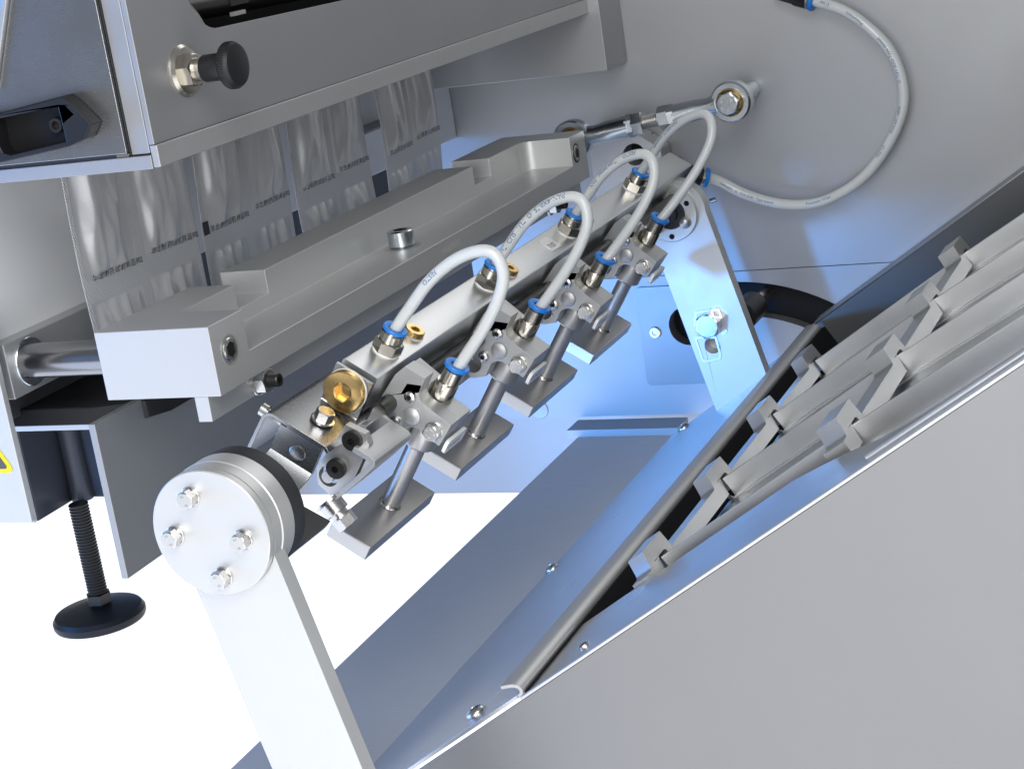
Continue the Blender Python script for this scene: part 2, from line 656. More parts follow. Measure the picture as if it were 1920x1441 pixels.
g.lathe([(0.01, 0.0), (0.9, 0.0), (6.4, 0.5), (6.9, 0.1), (6.9, -0.4)], (-492.8, 1121.0, -355.0), (0, -1, 0), 36)
part('sealing_plug', g, 'wall', T, world=True)
T = thing('machine_beam', 'blue lit steel beam running low across the back below the wall', 'beam', (-600, 1150, -428))
part('beam_face', G().box(-900, -300, 1150, 1190, -428, -340), 'wall', T, world=True, bev=1.0)

# second plate in front of the wall, behind the upper cover
T = thing('support_plate', 'dull grey steel plate hanging behind the far end of the upper cover', 'plate', (-600, 1080, -121))
part('plate_body', G().box(-900, -394, 1080, 1119, -121.2, 100), 'panel', T, world=True, bev=0.5)
T = thing('inner_panel', 'plain grey inner side panel hanging behind the foil sachets', 'panel', (-522, 600, -159))
part('panel_face', G().box(-526, -522, 600, 1119, -159.5, -20), 'painted', T, world=True, bev=0.6)
part('drip_edge', G().prism([(-522, -128), (-512, -130), (-512, -131.2), (-522, -131.2)], 930, 1010, 'y'), 'panel', T, world=True)
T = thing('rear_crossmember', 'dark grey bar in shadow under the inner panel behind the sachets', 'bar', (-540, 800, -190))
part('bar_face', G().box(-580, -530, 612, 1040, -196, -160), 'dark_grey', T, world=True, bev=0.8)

# ------------------------------------------------------------------ upper cover
T = thing('upper_cover', 'long grey machine cover with a bottom lip and dark oval window above the sachets', 'machine cover', (-402.5, 590, -84.5))
win = [(1000, -44), (1000, 60), (632, 60)] + arc(652, -19, 20, 180, 268, 14)
part('side_panel', G().prism([(590, -75.85), (1080, -75.85), (1080, 110), (590, 110)], -405, -402.5, 'x', [win]), 'panel', T, world=True, bev=0.3)
part('bottom_lip', G().box(-404.5, -401.3, 589.6, 1080, -84.5, -76.0), 'alu_dark', T, world=True, bev=0.3)
part('front_post', G().box(-413.6, -405.2, 590, 600, -79, 110), 'panel', T, world=True, bev=0.4)
part('front_rail', G().box(-640, -404.7, 589.2, 600, -85, -79.6), 'panel', T, world=True, bev=0.3)
part('underside', G().box(-640, -405, 600.5, 640, -82, -80), 'panel', T, world=True)
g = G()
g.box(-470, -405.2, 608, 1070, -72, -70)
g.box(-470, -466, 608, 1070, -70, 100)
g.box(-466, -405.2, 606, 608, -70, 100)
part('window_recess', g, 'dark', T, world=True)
g = G()
g.lathe([(0.01, 0), (19.5, 0), (20.4, 0.6), (20.4, 1.6), (21.6, 1.6), (22, 2.4), (22, 4), (0.01, 4)], (-408.5, 634, -46), (-1, 0, 0), 72)
part('film_roller', g, 'steel', T, world=True)
g = G()
g.cyl((-424, 646, -30), (-424, 1000, -38), 5.5)
g.box(-431, -418, 690, 705, -33, -24)
g.box(-431, -418, 745, 752, -30, -18)
part('guide_shaft', g, 'black_screw', T, world=True)
part('top_panel', G().box(-470, -402.5, 590, 1079, 110.3, 112.5), 'panel', T, world=True, bev=0.5)
part('clip', G().box(-411, -409, 676, 686, -36.5, -34.8), 'alu_dark', T, world=True)

# index plunger
T = thing('index_plunger', 'black knurled index plunger knob with nickel nut on the upper cover', 'knob', (-402.5, 620.5, -52))
g = G()
ax = (1, 0, 0)
g.lathe([(10.4, 0), (10.4, 0.6), (9.2, 1.8), (7.0, 2.1), (0.01, 2.1)], (0, 0, 0), ax, 40)
part('washer', g, 'nickel', T)
part('hex_nut', G().hexa((2.1, 0, 0), ax, 12.2, 4.2, 0.3), 'nickel', T)
part('sleeve', G().lathe([(4.7, 0), (4.7, 6.5), (4.2, 7.0)], (6.0, 0, 0), ax, 32), 'nickel', T)
g = G()
g.lathe([(5.2, 0), (5.4, 0.5), (5.4, 6.5), (5.0, 8.5), (5.6, 9.6), (9.0, 11.2)], (9.5, 0, 0), ax, 40, cap=False)
part('neck', g, 'black', T)
g = G()
prof = []
seg = 108
verts, faces = [], []
levels = [(8.0, 19.6, 0), (8.8, 20.2, 0), (9.0, 20.8, 1), (9.0, 23.2, 1), (8.8, 24.0, 0), (8.2, 24.9, 0), (5.5, 25.5, 0), (0.5, 25.7, 0)]
for r_, h_, kn in levels:
    for i in range(seg):
        a = 2 * math.pi * i / seg
        rr = r_ + (0.28 if (kn and i % 2) else 0)
        verts.append((h_, rr * math.cos(a), rr * math.sin(a)))
for k in range(len(levels) - 1):
    for i in range(seg):
        j = (i + 1) % seg
        faces.append((k * seg + i, k * seg + j, (k + 1) * seg + j, (k + 1) * seg + i))
faces.append(tuple((len(levels) - 1) * seg + i for i in range(seg)))
g.add(verts, faces)
part('knob_head', g, 'black', T, smooth=28)

# cabinet door with recessed pull
T = thing('cabinet_door', 'dark brushed steel cabinet door with black recessed handle at its corner', 'door', (-414.5, 588.5, -79))
part('door_panel', G().prism([(-640, -78), (-414.8, -78), (-414.8, 110), (-429, 110), (-452, -12), (-468, -48), (-640, -48)], 588.5, 592, 'y'), 'sheet', T, world=True, bev=0.3)
part('door_edge', G().prism([(-452.6, -12), (-468.6, -48), (-471, -48), (-455, -12), (-432, 110), (-429.4, 110)], 586.5, 592, 'y'), 'alu_dark', T, world=True, bev=0.3)
part('seal_strip', G().prism([(-640, -79.4), (-413.9, -79.4), (-413.9, 110), (-414.6, 110), (-414.6, -78.2), (-640, -78.2)], 590.3, 593, 'y'), 'rubber', T, world=True)
part('hinge_pad', G().box(-420, -414.2, 588.9, 590.2, -79.3, -78.1), 'nickel', T, world=True)
pull = part('pull_handle', G().prism([(-505, -75.8), (-470, -75.8), (-436, -72.3), (-427.2, -70), (-422.8, -64.5), (-430, -56), (-434, -52.8), (-468, -56.8), (-505, -57)], 581.0, 588.4, 'y',
                                     [[(-468, -58.8), (-436.6, -56.4), (-436.2, -70.0), (-464, -73.0), (-467, -72), (-468, -69)]]), 'black', T, world=True, bev=0.6)
part('handle_cup', G().prism([(-476, -57.5), (-432, -55.2), (-428.5, -70.5), (-476, -75)], 588.0, 588.42, 'y'), 'dark', T, parent=pull, world=True)
g = G()
g.lathe([(3.1, 0), (3.1, 2.6), (2.8, 3.0), (1.7, 3.0)], (-442.7, 588.3, -64), (0, -1, 0), 28, cap=False)
g.lathe([(1.7, 3.0), (1.7, 1.2), (0.01, 1.2)], (-442.7, 588.3, -64), (0, -1, 0), flat=6, cap=False)
part('socket_screw', g, 'black_screw', T, parent=pull, world=True)

# ------------------------------------------------------------------ foil sachets
SX = -477.0


def strip_surface(k):
    rnd = random.Random(100 + k)
    ph = [rnd.uniform(0, 6.28) for _ in range(12)]

    def lanes(v):          # v across 0..1, two lanes
        return (v * 2) % 1.0

    def surf(y, z):
        v = y / 83.0
        lane = 0 if v < 0.5 else 1
        u = (v * 2) % 1.0
        edge = min(u, 1 - u)
        fill = min(1, max(0, (edge - 0.07) / 0.20))
        fill = fill * fill * (3 - 2 * fill)
        # seal bands in height (cross seals), one per sachet
        zc = (-143.0 + 1.2 * lane)
        dz = z - zc
        band = abs(dz) - 5.0
        fz = min(1, max(0, band / 20.0))
        fz = fz ** 0.7
        below = dz < 0
        fold = 0
        amp = 1.0 if not below else 0.8
        # vertical creases start at the seal and fan out
        cz = min(1, max(0, band / 3.0))
        n1 = 9 if below else 5
        fold += 0.95 * math.sin(u * n1 * 3.1416 * (1.0 + 0.05 * math.sin(ph[lane])) + ph[1 + lane] + 0.025 * dz) * cz * math.exp(-max(0, band) / 30.0)
        fold += 1.5 * math.sin(u * 7.5 + ph[3 + lane] + 0.035 * dz + 0.9 * math.sin(dz * 0.05 + ph[5])) * min(1, max(0, band / 16.0))
        fold += 0.55 * math.sin(u * 17 + ph[6 + lane] - 0.05 * dz + 1.2 * math.sin(dz * 0.09 + ph[8])) * min(1, max(0, band / 10.0))
        fold += 0.22 * math.sin(u * 41 + ph[4] + 0.06 * dz + 1.5 * math.sin(dz * 0.07 + ph[2])) * min(1, max(0, band / 6.0))
        pill = 3.2 * fill * fz * amp
        big = (0.8 + 0.5 * k) * math.sin(z * 0.035 + ph[9]) + (0.045, -0.03, 0.02, -0.05)[k] * (y - 41) + 1.0 * math.sin(v * 3.0 + z * 0.02 + ph[10])
        x = SX + big + pill + fold * fill * amp
        seal = 1.0 if (band < 0 or edge < 0.075) else 0.0
        return x, seal
    return surf


strip_labels = [
    'nearest foil sachet strip, hanging behind the near end block of the crossbar',
    'second foil sachet strip from the near end, right behind the crossbar pocket',
    'third foil sachet strip from the near end, behind the tall cap screw',
    'farthest foil sachet strip, hanging beside the rear wall',
]
GS = 'foil sachet strips hanging under the upper cover'
for k in range(4):
    y0 = 632 + 94.4 * k + (1.5 if k == 3 else 0)
    T = thing('sachet_strip', strip_labels[k], 'sachet', (SX, y0, -60), None, GS)
    surf = strip_surface(k)
    ny, nzz = 120, 110
    wd = 83.0
    vs, fs, seals = [], [], []
    bend = random.Random(k).uniform(-1, 1)
    for j in range(nzz + 1):
        z = -58 - 124 * j / nzz
        for i in range(ny + 1):
            yy = wd * i / ny
            x, s_ = surf(yy, z)
            w_in = 1.0 - 0.025 * math.sin((z + 60) * 0.028 + 1.0)
            yw = y0 + wd / 2 + (yy - wd / 2) * w_in * 1.02
            vs.append((x, yw, z))
            seals.append(s_)
    for j in range(nzz):
        for i in range(ny):
            a = j * (ny + 1) + i
            fs.append((a, a + ny + 1, a + ny + 2, a + 1))
    me = bpy.data.meshes.new('film')
    me.from_pydata([tuple((Vector(v) - Vector((SX, y0, -60))) * MM) for v in vs], [], fs)
    me.attributes.new('seal', 'FLOAT', 'POINT').data.foreach_set('value', seals)
    for p in me.polygons:
        p.use_smooth = True
    me.materials.append(M['foil'])
    film = bpy.data.objects.new('film', me)
    COL.objects.link(film)
    film.parent = T.o
    md = film.modifiers.new('thickness', 'SOLIDIFY')
    md.thickness = 0.0002
    md.offset = -1
    for lane in range(2):
        ys = 5.5 + lane * 43.0

        def fn(x_, y_, ys=ys, lane=lane, surf=surf, y0=y0):
            yy = ys + x_
            zz = -138.2 + 1.5 * lane + y_ + 0.0 * x_
            xx, _ = surf(min(max(yy, 0), wd), zz)
            return (xx + 0.35, y0 + wd / 2 + (yy - wd / 2) * 1.005, zz)
        part('print', text_on('华 北 制 药 试 机 样 品 F02', 3.5, fn, 0.86), 'ink', T, parent=film, world=True, smooth=0)
    if k in (1,):
        xx, _ = surf(2, -137)
        part('registration_mark', G().box(xx + 0.5, xx + 0.8, y0 - 1.5, y0 + 3.4, -138.5, -132.2), 'ink', T, parent=film, world=True)

# ------------------------------------------------------------------ guide rod and bearing (left)
T = thing('bearing_block', 'grey bearing block with a round ring where the dark guide rod enters', 'bearing block', (-520, 611, -182))
part('block_body', G().box(-545, -513.6, 611, 700, -182.3, -157.6), 'alu_dark', T, world=True, bev=0.6)
g = G()
g.lathe([(8.0, 0), (8.0, 1.0), (10.6, 1.0), (10.9, 0.6), (10.9, 0)], (-513.6, 626.5, -169.5), (1, 0, 0), 40, cap=False)
part('shaft_seal', g, 'zinc', T, world=True)
solo('guide_rod', G().cyl((-540, 626.0, -169.2), (-452, 619.0, -167), 7.7, 48), 'rod',
     'dark polished round guide rod between the bearing block and the crossbar', 'rod', loc=(-490, 622, -169))
T = thing('lower_tray', 'black tray with a pointed nose tucked under the guide rod', 'tray', (-520, 640, -210))
part('tray_bottom', G().prism([(-640, 632), (-492, 632), (-468, 640), (-462, 650), (-462, 760), (-640, 760)], -201.5, -193.2, 'z'), 'black', T, world=True, bev=0.8)
part('tray_wall', G().box(-640, -560, 655, 700, -193, -160), 'black', T, world=True)
part('support_bar', G().box(-640, -480, 720, 735, -232, -222.5), 'alu', T, world=True, bev=0.5)
solo('guard_plate', G().box(-473, -469.6, 604, 1000, -262.8, -192.2), 'panel',
     'large flat grey guard plate standing on edge behind the round hub', 'plate', loc=(-470, 604, -262), bev=0.4)

# left frame with sticker and foot
T = thing('machine_leg_frame', 'tall machine leg frame with a bright front panel and dark blue side', 'machine frame', (-800, 924, -361))
part('front_panel', G().box(-1000, -781, 920, 923.8, -361, -200), 'alu', T, world=True, bev=0.5)
part('side_panel', G().box(-784, -780.5, 924, 968, -361, -215), 'frame_dark', T, world=True, bev=0.5)
part('corner_tube', G().cyl((-774, 966, -361), (-774, 966, -215), 7.5, 32), 'frame_dark', T, world=True)
part('rear_panel', G().box(-775, -690, 969.5, 975, -361, -215), 'frame_dark', T, world=True, bev=0.5)
T = thing('front_skirt', 'bright front skirt panel carrying the yellow warning sticker at the left edge', 'panel', (-540, 600, -235))
part('skirt_panel', G().box(-700, -510.2, 599.5, 603, -235, -140), 'alu', T, world=True, bev=0.5)
T2 = thing('warning_sticker', 'yellow triangular warning sticker with black border on the left front panel', 'sticker', (-530, 599, -215))


def tri(c, r_, rr):
    out = []
    for a in (90, 210, 330):
        px, pz = c[0] + (r_ - 2 * rr) * math.cos(R(a)), c[1] + (r_ - 2 * rr) * math.sin(R(a))
        out += arc(px, pz, rr, a - 60, a + 60, 6)
    return out


sc = (-535.0, -198.6)
part('sticker_base', G().prism(tri(sc, 26, 2), 599.1, 599.45, 'y'), 'yellow', T2, world=True, smooth=0)
part('border', G().prism(tri(sc, 22.3, 1.0), 598.9, 599.1, 'y', [tri(sc, 17.2, 0.6)]), 'dark_grey', T2, world=True, smooth=0)
T = thing('levelling_foot', 'black levelling foot with threaded stem and round pad on the white ground', 'machine foot', (-800, 947, -445))
path = []
g = G()
prof = [(6.4, 0)]
h = 0
while h < 66:
    prof += [(6.3, h), (6.9, h + 0.75), (6.9, h + 1.0), (6.2, h + 1.75)]
    h += 2.2
base = Vector((-767, 951, -424))
g.lathe(prof, base, (0, 0, 1), 36)
part('threaded_stem', g, 'black_screw', T, world=True)
part('lock_nut', G().hexa(base + Vector((0, 0, -7)), (0, 0, 1), 15.5, 7, 0.2), 'black_screw', T, world=True)
part('neck', G().cyl(base + Vector((0, 0, -14)), base + Vector((0, 0, -6)), 5.2), 'black', T, world=True)
g = G()
g.lathe([(31, 0), (32, 2), (32, 5), (30, 8), (22, 10.0), (9, 12.5), (0.01, 12.5)], (-770, 951, -445), (0, 0, 1), 56)
part('foot_pad', g, 'black', T, world=True)

# ------------------------------------------------------------------ crossbar
T = thing('transfer_crossbar', 'long machined aluminium crossbar with end blocks and milled pockets in front of the sachets', 'crossbar', (-430, 602, -192))
# plan outlines (x, y) stacked: base, back rail pieces and end blocks
g = G()
xb, xr, xf = -458.5, -403.0, -434.5
solids = [G().prism([(xb, 604), (xr, 604), (xr, 1046), (xb, 1046)], -181.3, -169.6, 'z')]
up = [(xb, 602.0), (xr, 602.0), (xr, 629.3)] + [(-430.5, 629.3)] + arc(-430.5, 633.3, 4, 270, 180, 6) + [(xf, 676), (-446, 677), (xb, 677)]
solids.append(G().prism(up, -175, -152, 'z'))
solids.append(G().box(xb, xr, 602, 629.3, -181.3, -160))
solids.append(G().box(xb, xf, 670, 980, -175, -163.0))
solids.append(G().box(xb, xf, 703.5, 946, -172, -152))
fb = [(xb, 970), (xf, 970)] + [(xf, 1014)] + list(reversed(arc(xf + 8, 1014, 8, 90, 180, 8))) + [(xr, 1022), (xr, 1048), (xb, 1048)]
solids.append(G().prism(fb, -175, -152, 'z'))
solids.append(G().box(xb, xr, 1022, 1048, -181.3, -160))
bar = union('bar_body', solids, 'alu', T, 0.35)
part('lower_leg', G().box(-416.2, -409.6, 602.3, 1047, -192.0, -181.3), 'alu', T, world=True, bev=0.3)
for yy in (675.8,):
    part('clip_spring', G().box(-447, -445.5, 676.5, 680, -163, -153.5), 'steel', T, world=True)
for yy, deep in ((614.6, 0), (1030, 1)):
    g = G()
    c = (-402.95, yy, -165.0 if not deep else -163.0)
    g.lathe([(6.3, 0.0), (6.3, 0.12), (5.9, 0.15)], c, (1, 0, 0), 40, cap=False)
    part('counterbore', g, 'alu_mill', T, world=True)
    g = G()
    g.lathe([(5.9, 0.14), (5.7, -0.0)], c, (1, 0, 0), 40, cap=False)
    g.lathe([(5.9, 0.10), (0.01, 0.10)], c, (1, 0, 0), 40, cap=False)
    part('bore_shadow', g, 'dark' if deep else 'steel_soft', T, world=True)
    g = G()
    g.lathe([(4.9, 0.11), (4.9, 0.3), (4.5, 0.7), (2.9, 0.8)], c, (1, 0, 0), 36, cap=False)
    s_ = part('cap_screw', g, 'steel', T, world=True)
    g = G()
    g.lathe([(3.4, 0.84), (2.9, 0.83), (2.8, 0.3), (0.01, 0.3)], c, (1, 0, 0), flat=6, cap=False)
    part('hex_socket', g, 'black_screw', T, parent=s_, world=True)
for yy in (640.5, 991.0):
    g = G()
    c = (-409.5, yy, -186.4)
    g.lathe([(6.2, 0), (6.2, 1.2), (5.9, 1.5), (0.01, 1.5)], c, (1, 0, 0), 36)
    w_ = part('washer', g, 'steel', T, world=True)
    part('hex_nut', G().hexa((-408.0, yy, -186.4), (1, 0, 0), 10, 4.8, 0.25), 'steel', T, world=True)
    g = G()
    pr = [(3.0, 0)]
    for q in range(5):
        pr += [(3.0, 0.9 * q), (2.6, 0.9 * q + 0.45)]
    pr += [(3.0, 4.5), (2.7, 5.0), (1.4, 5.0), (1.4, 3.5), (0.01, 3.5)]
    g.lathe(pr, (-403.2, yy, -186.4), (1, 0, 0), 28)
    part('set_screw', g, 'black_screw', T, world=True)
part('engraving', text_on('WI630397.03', 4.6, planar((-402.82, 823, -176.6), (0, 1, 0), (0, 0, 1)), 0.95), 'engrave', T, world=True, smooth=0)
# tall cap screw standing in the ledge
T = thing('cap_screw', 'zinc plated socket cap screw standing on the crossbar ledge', 'screw', (-421.5, 818, -169.5))
g = G()
g.lathe([(6.8, 1.0), (6.8, 8.2), (6.2, 8.9), (3.6, 8.9)], (0, 0, 0), (0, 0, 1), 40, cap=False)
g.lathe([(6.8, 1.0), (4, 1.0), (4, 0.0)], (0, 0, 0), (0, 0, 1), 40, cap=False)
part('screw_head', g, 'zinc', T)
g = G()
g.lathe([(4.2, 8.92), (3.5, 8.9), (3.4, 4.5), (0.01, 4.5)], (0, 0, 0), (0, 0, 1), flat=6, cap=False)
part('hex_socket', g, 'black_screw', T)
part('spot_face', G().lathe([(9.6, 0.05), (9.2, 0.12), (6.6, 0.1)], (0, 0, 0), (0, 0, 1), 40, cap=False), 'alu_dark', T)

# ------------------------------------------------------------------ tie rod
T = thing('tie_rod', 'zinc plated tie rod with two ball eyes bolted to the back wall', 'tie rod', (-314, 1078, -147))
e1, e2 = Vector((-417.5, 1066, -160)), Vector((-314, 1072, -146.5))
dirv = (e2 - e1).normalized()


def eye(c, d, big):
    g = G()
    g.lathe([(8.6, -5), (11.6, -5), (12.6, -3.6), (12.6, 3.6), (11.6, 5), (8.6, 5)], c, (0, -1, 0), 44, cap=False)
    g.lathe([(8.6, 5), (8.6, -5)], c, (0, -1, 0), 44, cap=False)
    a = c + d * 9.5
    g.lathe([(6.5, 0), (5.6, 6), (6.4, 14), (6.8, 28)], a, d, 36)
    g.hexa(c + d * 36.5, d, 12.6, 4.5)
    o = part('rod_end', g, 'zinc', T, world=True)
    g2 = G()
    g2.lathe([(8.5, 4.2), (7.9, 4.8), (7.4, 4.4), (7.4, 3)], c, (0, -1, 0), 40, cap=False)
    g2.lathe([(8.5, -4.2), (7.9, -4.8), (7.4, -4.4), (7.4, -3)], c, (0, -1, 0), 40, cap=False)
    part('bearing_liner', g2, 'brass', T, parent=o, world=True)
    g3 = G()
    g3.lathe([(0.01, 6.2), (5.2, 6.2), (6.6, 4.8), (7.4, 2), (7.4, -2), (6.6, -4.8), (5.2, -6.2), (0.01, -6.2)], c, (0, -1, 0), 40)
    part('ball', g3, 'steel', T, parent=o, world=True)


eye(e1, dirv, 0)
eye(e2, -dirv, 1)
mid0, mid1 = e1 + dirv * 41, e2 - dirv * 41
g = G()
L = (mid1 - mid0).length
pr = [(3.6, 0)]
q = 0.0
while q < L:
    pr += [(4.1, q), (3.6, q + 0.5)]
    q += 1.0
g.lathe(pr, mid0, dirv, 30)
part('threaded_rod', g, 'steel_soft', T, world=True)
part('lock_nut', G().hexa(mid0 - dirv * 0.5, dirv, 13, 6.5, 0.4), 'zinc', T, world=True)
part('lock_nut', G().hexa(mid1 + dirv * 0.5, -dirv, 13, 6.5, 0.1), 'zinc', T, world=True)
bolt = part('hex_bolt', G().hexa(e2 + Vector((0, -6, 0)), (0, -1, 0), 12.5, 5.6, 0.2), 'zinc', T, world=True)
part('shank', G().cyl(e2 + Vector((0, 6, 0)), e2 + Vector((0, 47, 0)), 5.5), 'zinc', T, world=True)
part('shank', G().cyl(e1 + Vector((0, -17, 0)), e1 + Vector((0, -5, 0)), 5.5), 'zinc', T, world=True)


def head_text(c, n, ux, r_, items, size, T, parent, material='steel'):
    n = Vector(n).normalized()
    ux = Vector(ux)
    ux = (ux - n * ux.dot(n)).normalized()
    uy = n.cross(ux)
    g = G()
    for s, a in items:
        d = ux * math.cos(R(a)) + uy * math.sin(R(a))
        tx = ux * math.sin(R(a)) - uy * math.cos(R(a))
        o = Vector(c) + n * 0.06 + d * r_
        v, f = text_geo(s, size, 1.0, 'CENTER')
        top = [o + tx * x + d * (y - size * 0.35) for x, y in v]
        g.add([p + n * 0.05 for p in top], f)
    return part('head_marking', g, material, T, parent=parent, world=True, smooth=0)


head_text(e2 + Vector((0, -11.62, 0)), (0, -1, 0), (1, 0, 0), 3.6, [('88', 40), ('H', 150), ('M', 215), ('V', 275)], 2.2, T, bolt, 'white')

# small block with a hole under the tie rod
T = thing('pivot_bracket', 'grey slotted bracket with a dark round hole behind the hoses under the tie rod', 'bracket', (-390, 1085, -190))
part('bracket_plate', G().prism([(-420, -205), (-372, -205), (-372, -176), (-393, -160), (-420, -160)], 1098, 1118, 'y', [circ(-390, -178, 7.2, 24)]), 'alu_dark', T, world=True, bev=0.6)
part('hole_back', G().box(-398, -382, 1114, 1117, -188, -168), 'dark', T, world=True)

# ------------------------------------------------------------------ swing arms
AX = Vector((-362, 0, -208))        # swing axis


def arm_outline(cx, cz, w, tilt, length, rh, n=20):
    """round head, straight shank leaning by tilt"""
    d = Vector((math.sin(R(tilt)), -math.cos(R(tilt))))
    s = Vector((d.y, -d.x))          # left of travel (pointing -x side)
    c = Vector((cx, cz))
    h = w / 2
    a = math.degrees(math.asin(min(1, h / rh)))
    a0 = math.degrees(math.atan2(d.y, d.x))
    pts = [(cx + rh * math.cos(R(t)), cz + rh * math.sin(R(t))) for t in [a0 + a + (360 - 2 * a) * i / n for i in range(n + 1)]]
    p1 = c + d * length - s * (-h)
    p2 = c + d * length + s * (-h)
    # choose order so that the outline is simple
    e_last = Vector(pts[-1])
    pa, pb = (p1, p2) if (p1 - e_last).length < (p2 - e_last).length else (p2, p1)
    return pts + [tuple(pa), tuple(pb)]


T = thing('swing_arm', 'bright aluminium swing arm with round four bolt hub, nearest the camera', 'swing arm', (-364, 520, -208), None, 'swing arms carrying the suction manifold')
cx, cz = -364.2, -208.2
part('arm_plate', G().prism(arm_outline(cx + 0.8, cz - 3, 38.5, 13.2, 215, 21.5), 524.2, 532.0, 'y'), 'alu', T, world=True, bev=0.4)
hub = part('hub_cover', G().lathe([(23.9, 0), (24.3, 0.4), (24.3, 3.6), (23.9, 4.0)], (cx, 520, cz), (0, 1, 0), 72), 'alu', T, world=True, smooth=25)
g = G()
g.lathe([(24.3, 4.2), (24.3, 9.0), (23.9, 9.3), (23.9, 9.7), (24.5, 10.0), (24.5, 18.4), (24.1, 18.8)], (cx, 520, cz), (0, 1, 0), 72)
part('hub_ring', g, 'alu', T, world=True, smooth=25)
g = G()
g.lathe([(24.0, 18.8), (24.3, 19.4), (24.3, 27), (23.6, 28)], (cx, 520, cz), (0, 1, 0), 72)
seg_ = [(24.2 * math.cos(R(a)), 24.2 * math.sin(R(a))) for a in range(196, 353, 6)]
g.prism(seg_, 548, 574, 'y', (), Matrix.Translation((cx, 0, cz)) @ ROT)
part('rubber_collar', g, 'rubber', T, world=True)
for px, pz in ((-369.2, -193.8), (-379.3, -208.9), (-350.6, -210.2), (-362.2, -224.8)):
    o = Vector((px, 520, pz))
    g = G()
    g.lathe([(3.9, 0), (3.9, 0.7), (3.6, 0.9), (3.2, 0.9), (3.2, 1.5)], o, (0, -1, 0), 28)
    bo = part('hex_bolt', G().hexa(o + Vector((0, -1.5, 0)), (0, -1, 0), 6.2, 3.4, random.uniform(0, 1)), 'steel', T, world=True)
    part('washer', g, 'steel', T, parent=bo, world=True)
    head_text(o + Vector((0, -4.92, 0)), (0, -1, 0), (1, 0.0, 0.3), 1.7, [('A2', 95), ('70', 275)], 1.3, T, bo, 'alu_dark')

T = thing('swing_arm', 'far swing arm with dark bearing at its head, lit blue below beside the back wall', 'swing arm', (-354, 1048, -208), None, 'swing arms carrying the suction manifold')
cx2, cz2 = -353.5, -208.0
pocket = [(-341.5, -279.0), (-329.5, -278.0), (-326.0, -293.0), (-333.5, -292.0), (-331.5, -300.5), (-343.0, -303.5), (-347.0, -284.5), (-342.2, -286.5)]
ol = arm_outline(cx2 + 1.5, cz2, 39.5, 14, 155, 20.5)
part('arm_plate', G().prism(ol, 1048, 1058, 'y', [circ(-337.5, -293.2, 5.2, 24)]), 'alu', T, world=True, bev=0.6)
part('hub_flange', G().lathe([(17.4, 0), (17.4, 2.2), (16.8, 2.8), (14.6, 2.8), (9.6, 2.4)], (cx2, 1048, cz2), (0, -1, 0), 56, cap=False), 'alu', T, world=True)
part('bearing', G().lathe([(9.6, 2.3), (9.2, 2.6), (8.4, 2.6), (8.2, 1.8), (7.2, 1.8), (7.0, 2.2), (5.0, 2.2), (4.8, 6), (0.01, 6)], (cx2, 1048, cz2), (0, -1, 0), 44, cap=False), 'rubber', T, world=True)
g = G()
g.lathe([(3.9, 0), (3.6, 1.8), (2.4, 3.2), (1.2, 3.6), (1.1, 2.2), (0.01, 2.2)], (cx2 + 9.2, 1045.2, cz2 - 5.6), (0, -1, 0), 28)
part('button_screw', g, 'steel_soft', T, world=True)
for dx, dz in ((11.4, 6.0), (-0.5, -14.0), (-12, 4)):
    part('drilled_hole', G().lathe([(1.7, 0.05), (1.4, 0.02), (0.01, 0.02)], (cx2 + dx, 1045.2, cz2 + dz), (0, -1, 0), 20, cap=False), 'dark', T, world=True)
# clamp recess with the big hex bolt
rec = [(-343.5, -271.5), (-330.0, -270.0), (-327.2, -282.0), (-330.5, -287.0), (-334.5, -287.0), (-334.0, -300.0), (-345.2, -302.0), (-348.8, -287.0), (-345.2, -284.5)]
part('recess_rim', G().prism([( -334.2, -287.2), (-332.3, -300.0), (-333.3, -302.2), (-343.5, -304.2), (-345.5, -303.0), (-348.6, -288.0), (-347.0, -286.6)], 1047.5, 1048.0, 'y', [[(-335.4, -288.6), (-333.9, -299.4), (-334.6, -300.8), (-343.0, -302.4), (-344.3, -301.6), (-347.0, -289.0), (-346.2, -288.4)]]), 'alu_mill', T, world=True, bev=0.2)
part('recess_rim', G().prism([(-346.2, -270.8), (-330.2, -269.2), (-326.6, -284.6), (-328.4, -286.4), (-331, -286.4), (-331, -284.8), (-328.6, -284.2), (-331.4, -271.0), (-345.0, -272.2), (-346.6, -280), (-348, -280)], 1047.5, 1048.0, 'y'), 'alu_mill', T, world=True, bev=0.2)
bo = part('hex_bolt', G().hexa((-336.8, 1047.9, -278.5), (0, -1, 0), 14.5, 9.5, 0.35), 'zinc', T, world=True)
head_text((-336.8, 1038.4, -278.5), (0, -1, 0), (1, 0, 0), 5.0, [('8', 150), ('8', 185), ('M', 35), ('V', 325), ('7', 265)], 2.6, T, bo, 'zinc')
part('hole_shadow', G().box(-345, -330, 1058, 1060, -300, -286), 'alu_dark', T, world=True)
part('grease_nipple', G().cyl((-329, 1052, -203), (-325, 1052, -202), 1.6, 16, 0.3), 'nickel', T, world=True)
T = thing('cam_roller', 'black cam roller on a stud behind the far swing arm in the curved slot', 'roller', (-323, 1090, -281))
part('roller', G().cyl((-322.5, 1066, -281), (-322.5, 1096, -281), 9.3, 40, 0.8), 'black', T, world=True)
part('stud', G().cyl((-322.5, 1058, -281), (-322.5, 1140, -281), 4.5, 24), 'steel', T, world=True)

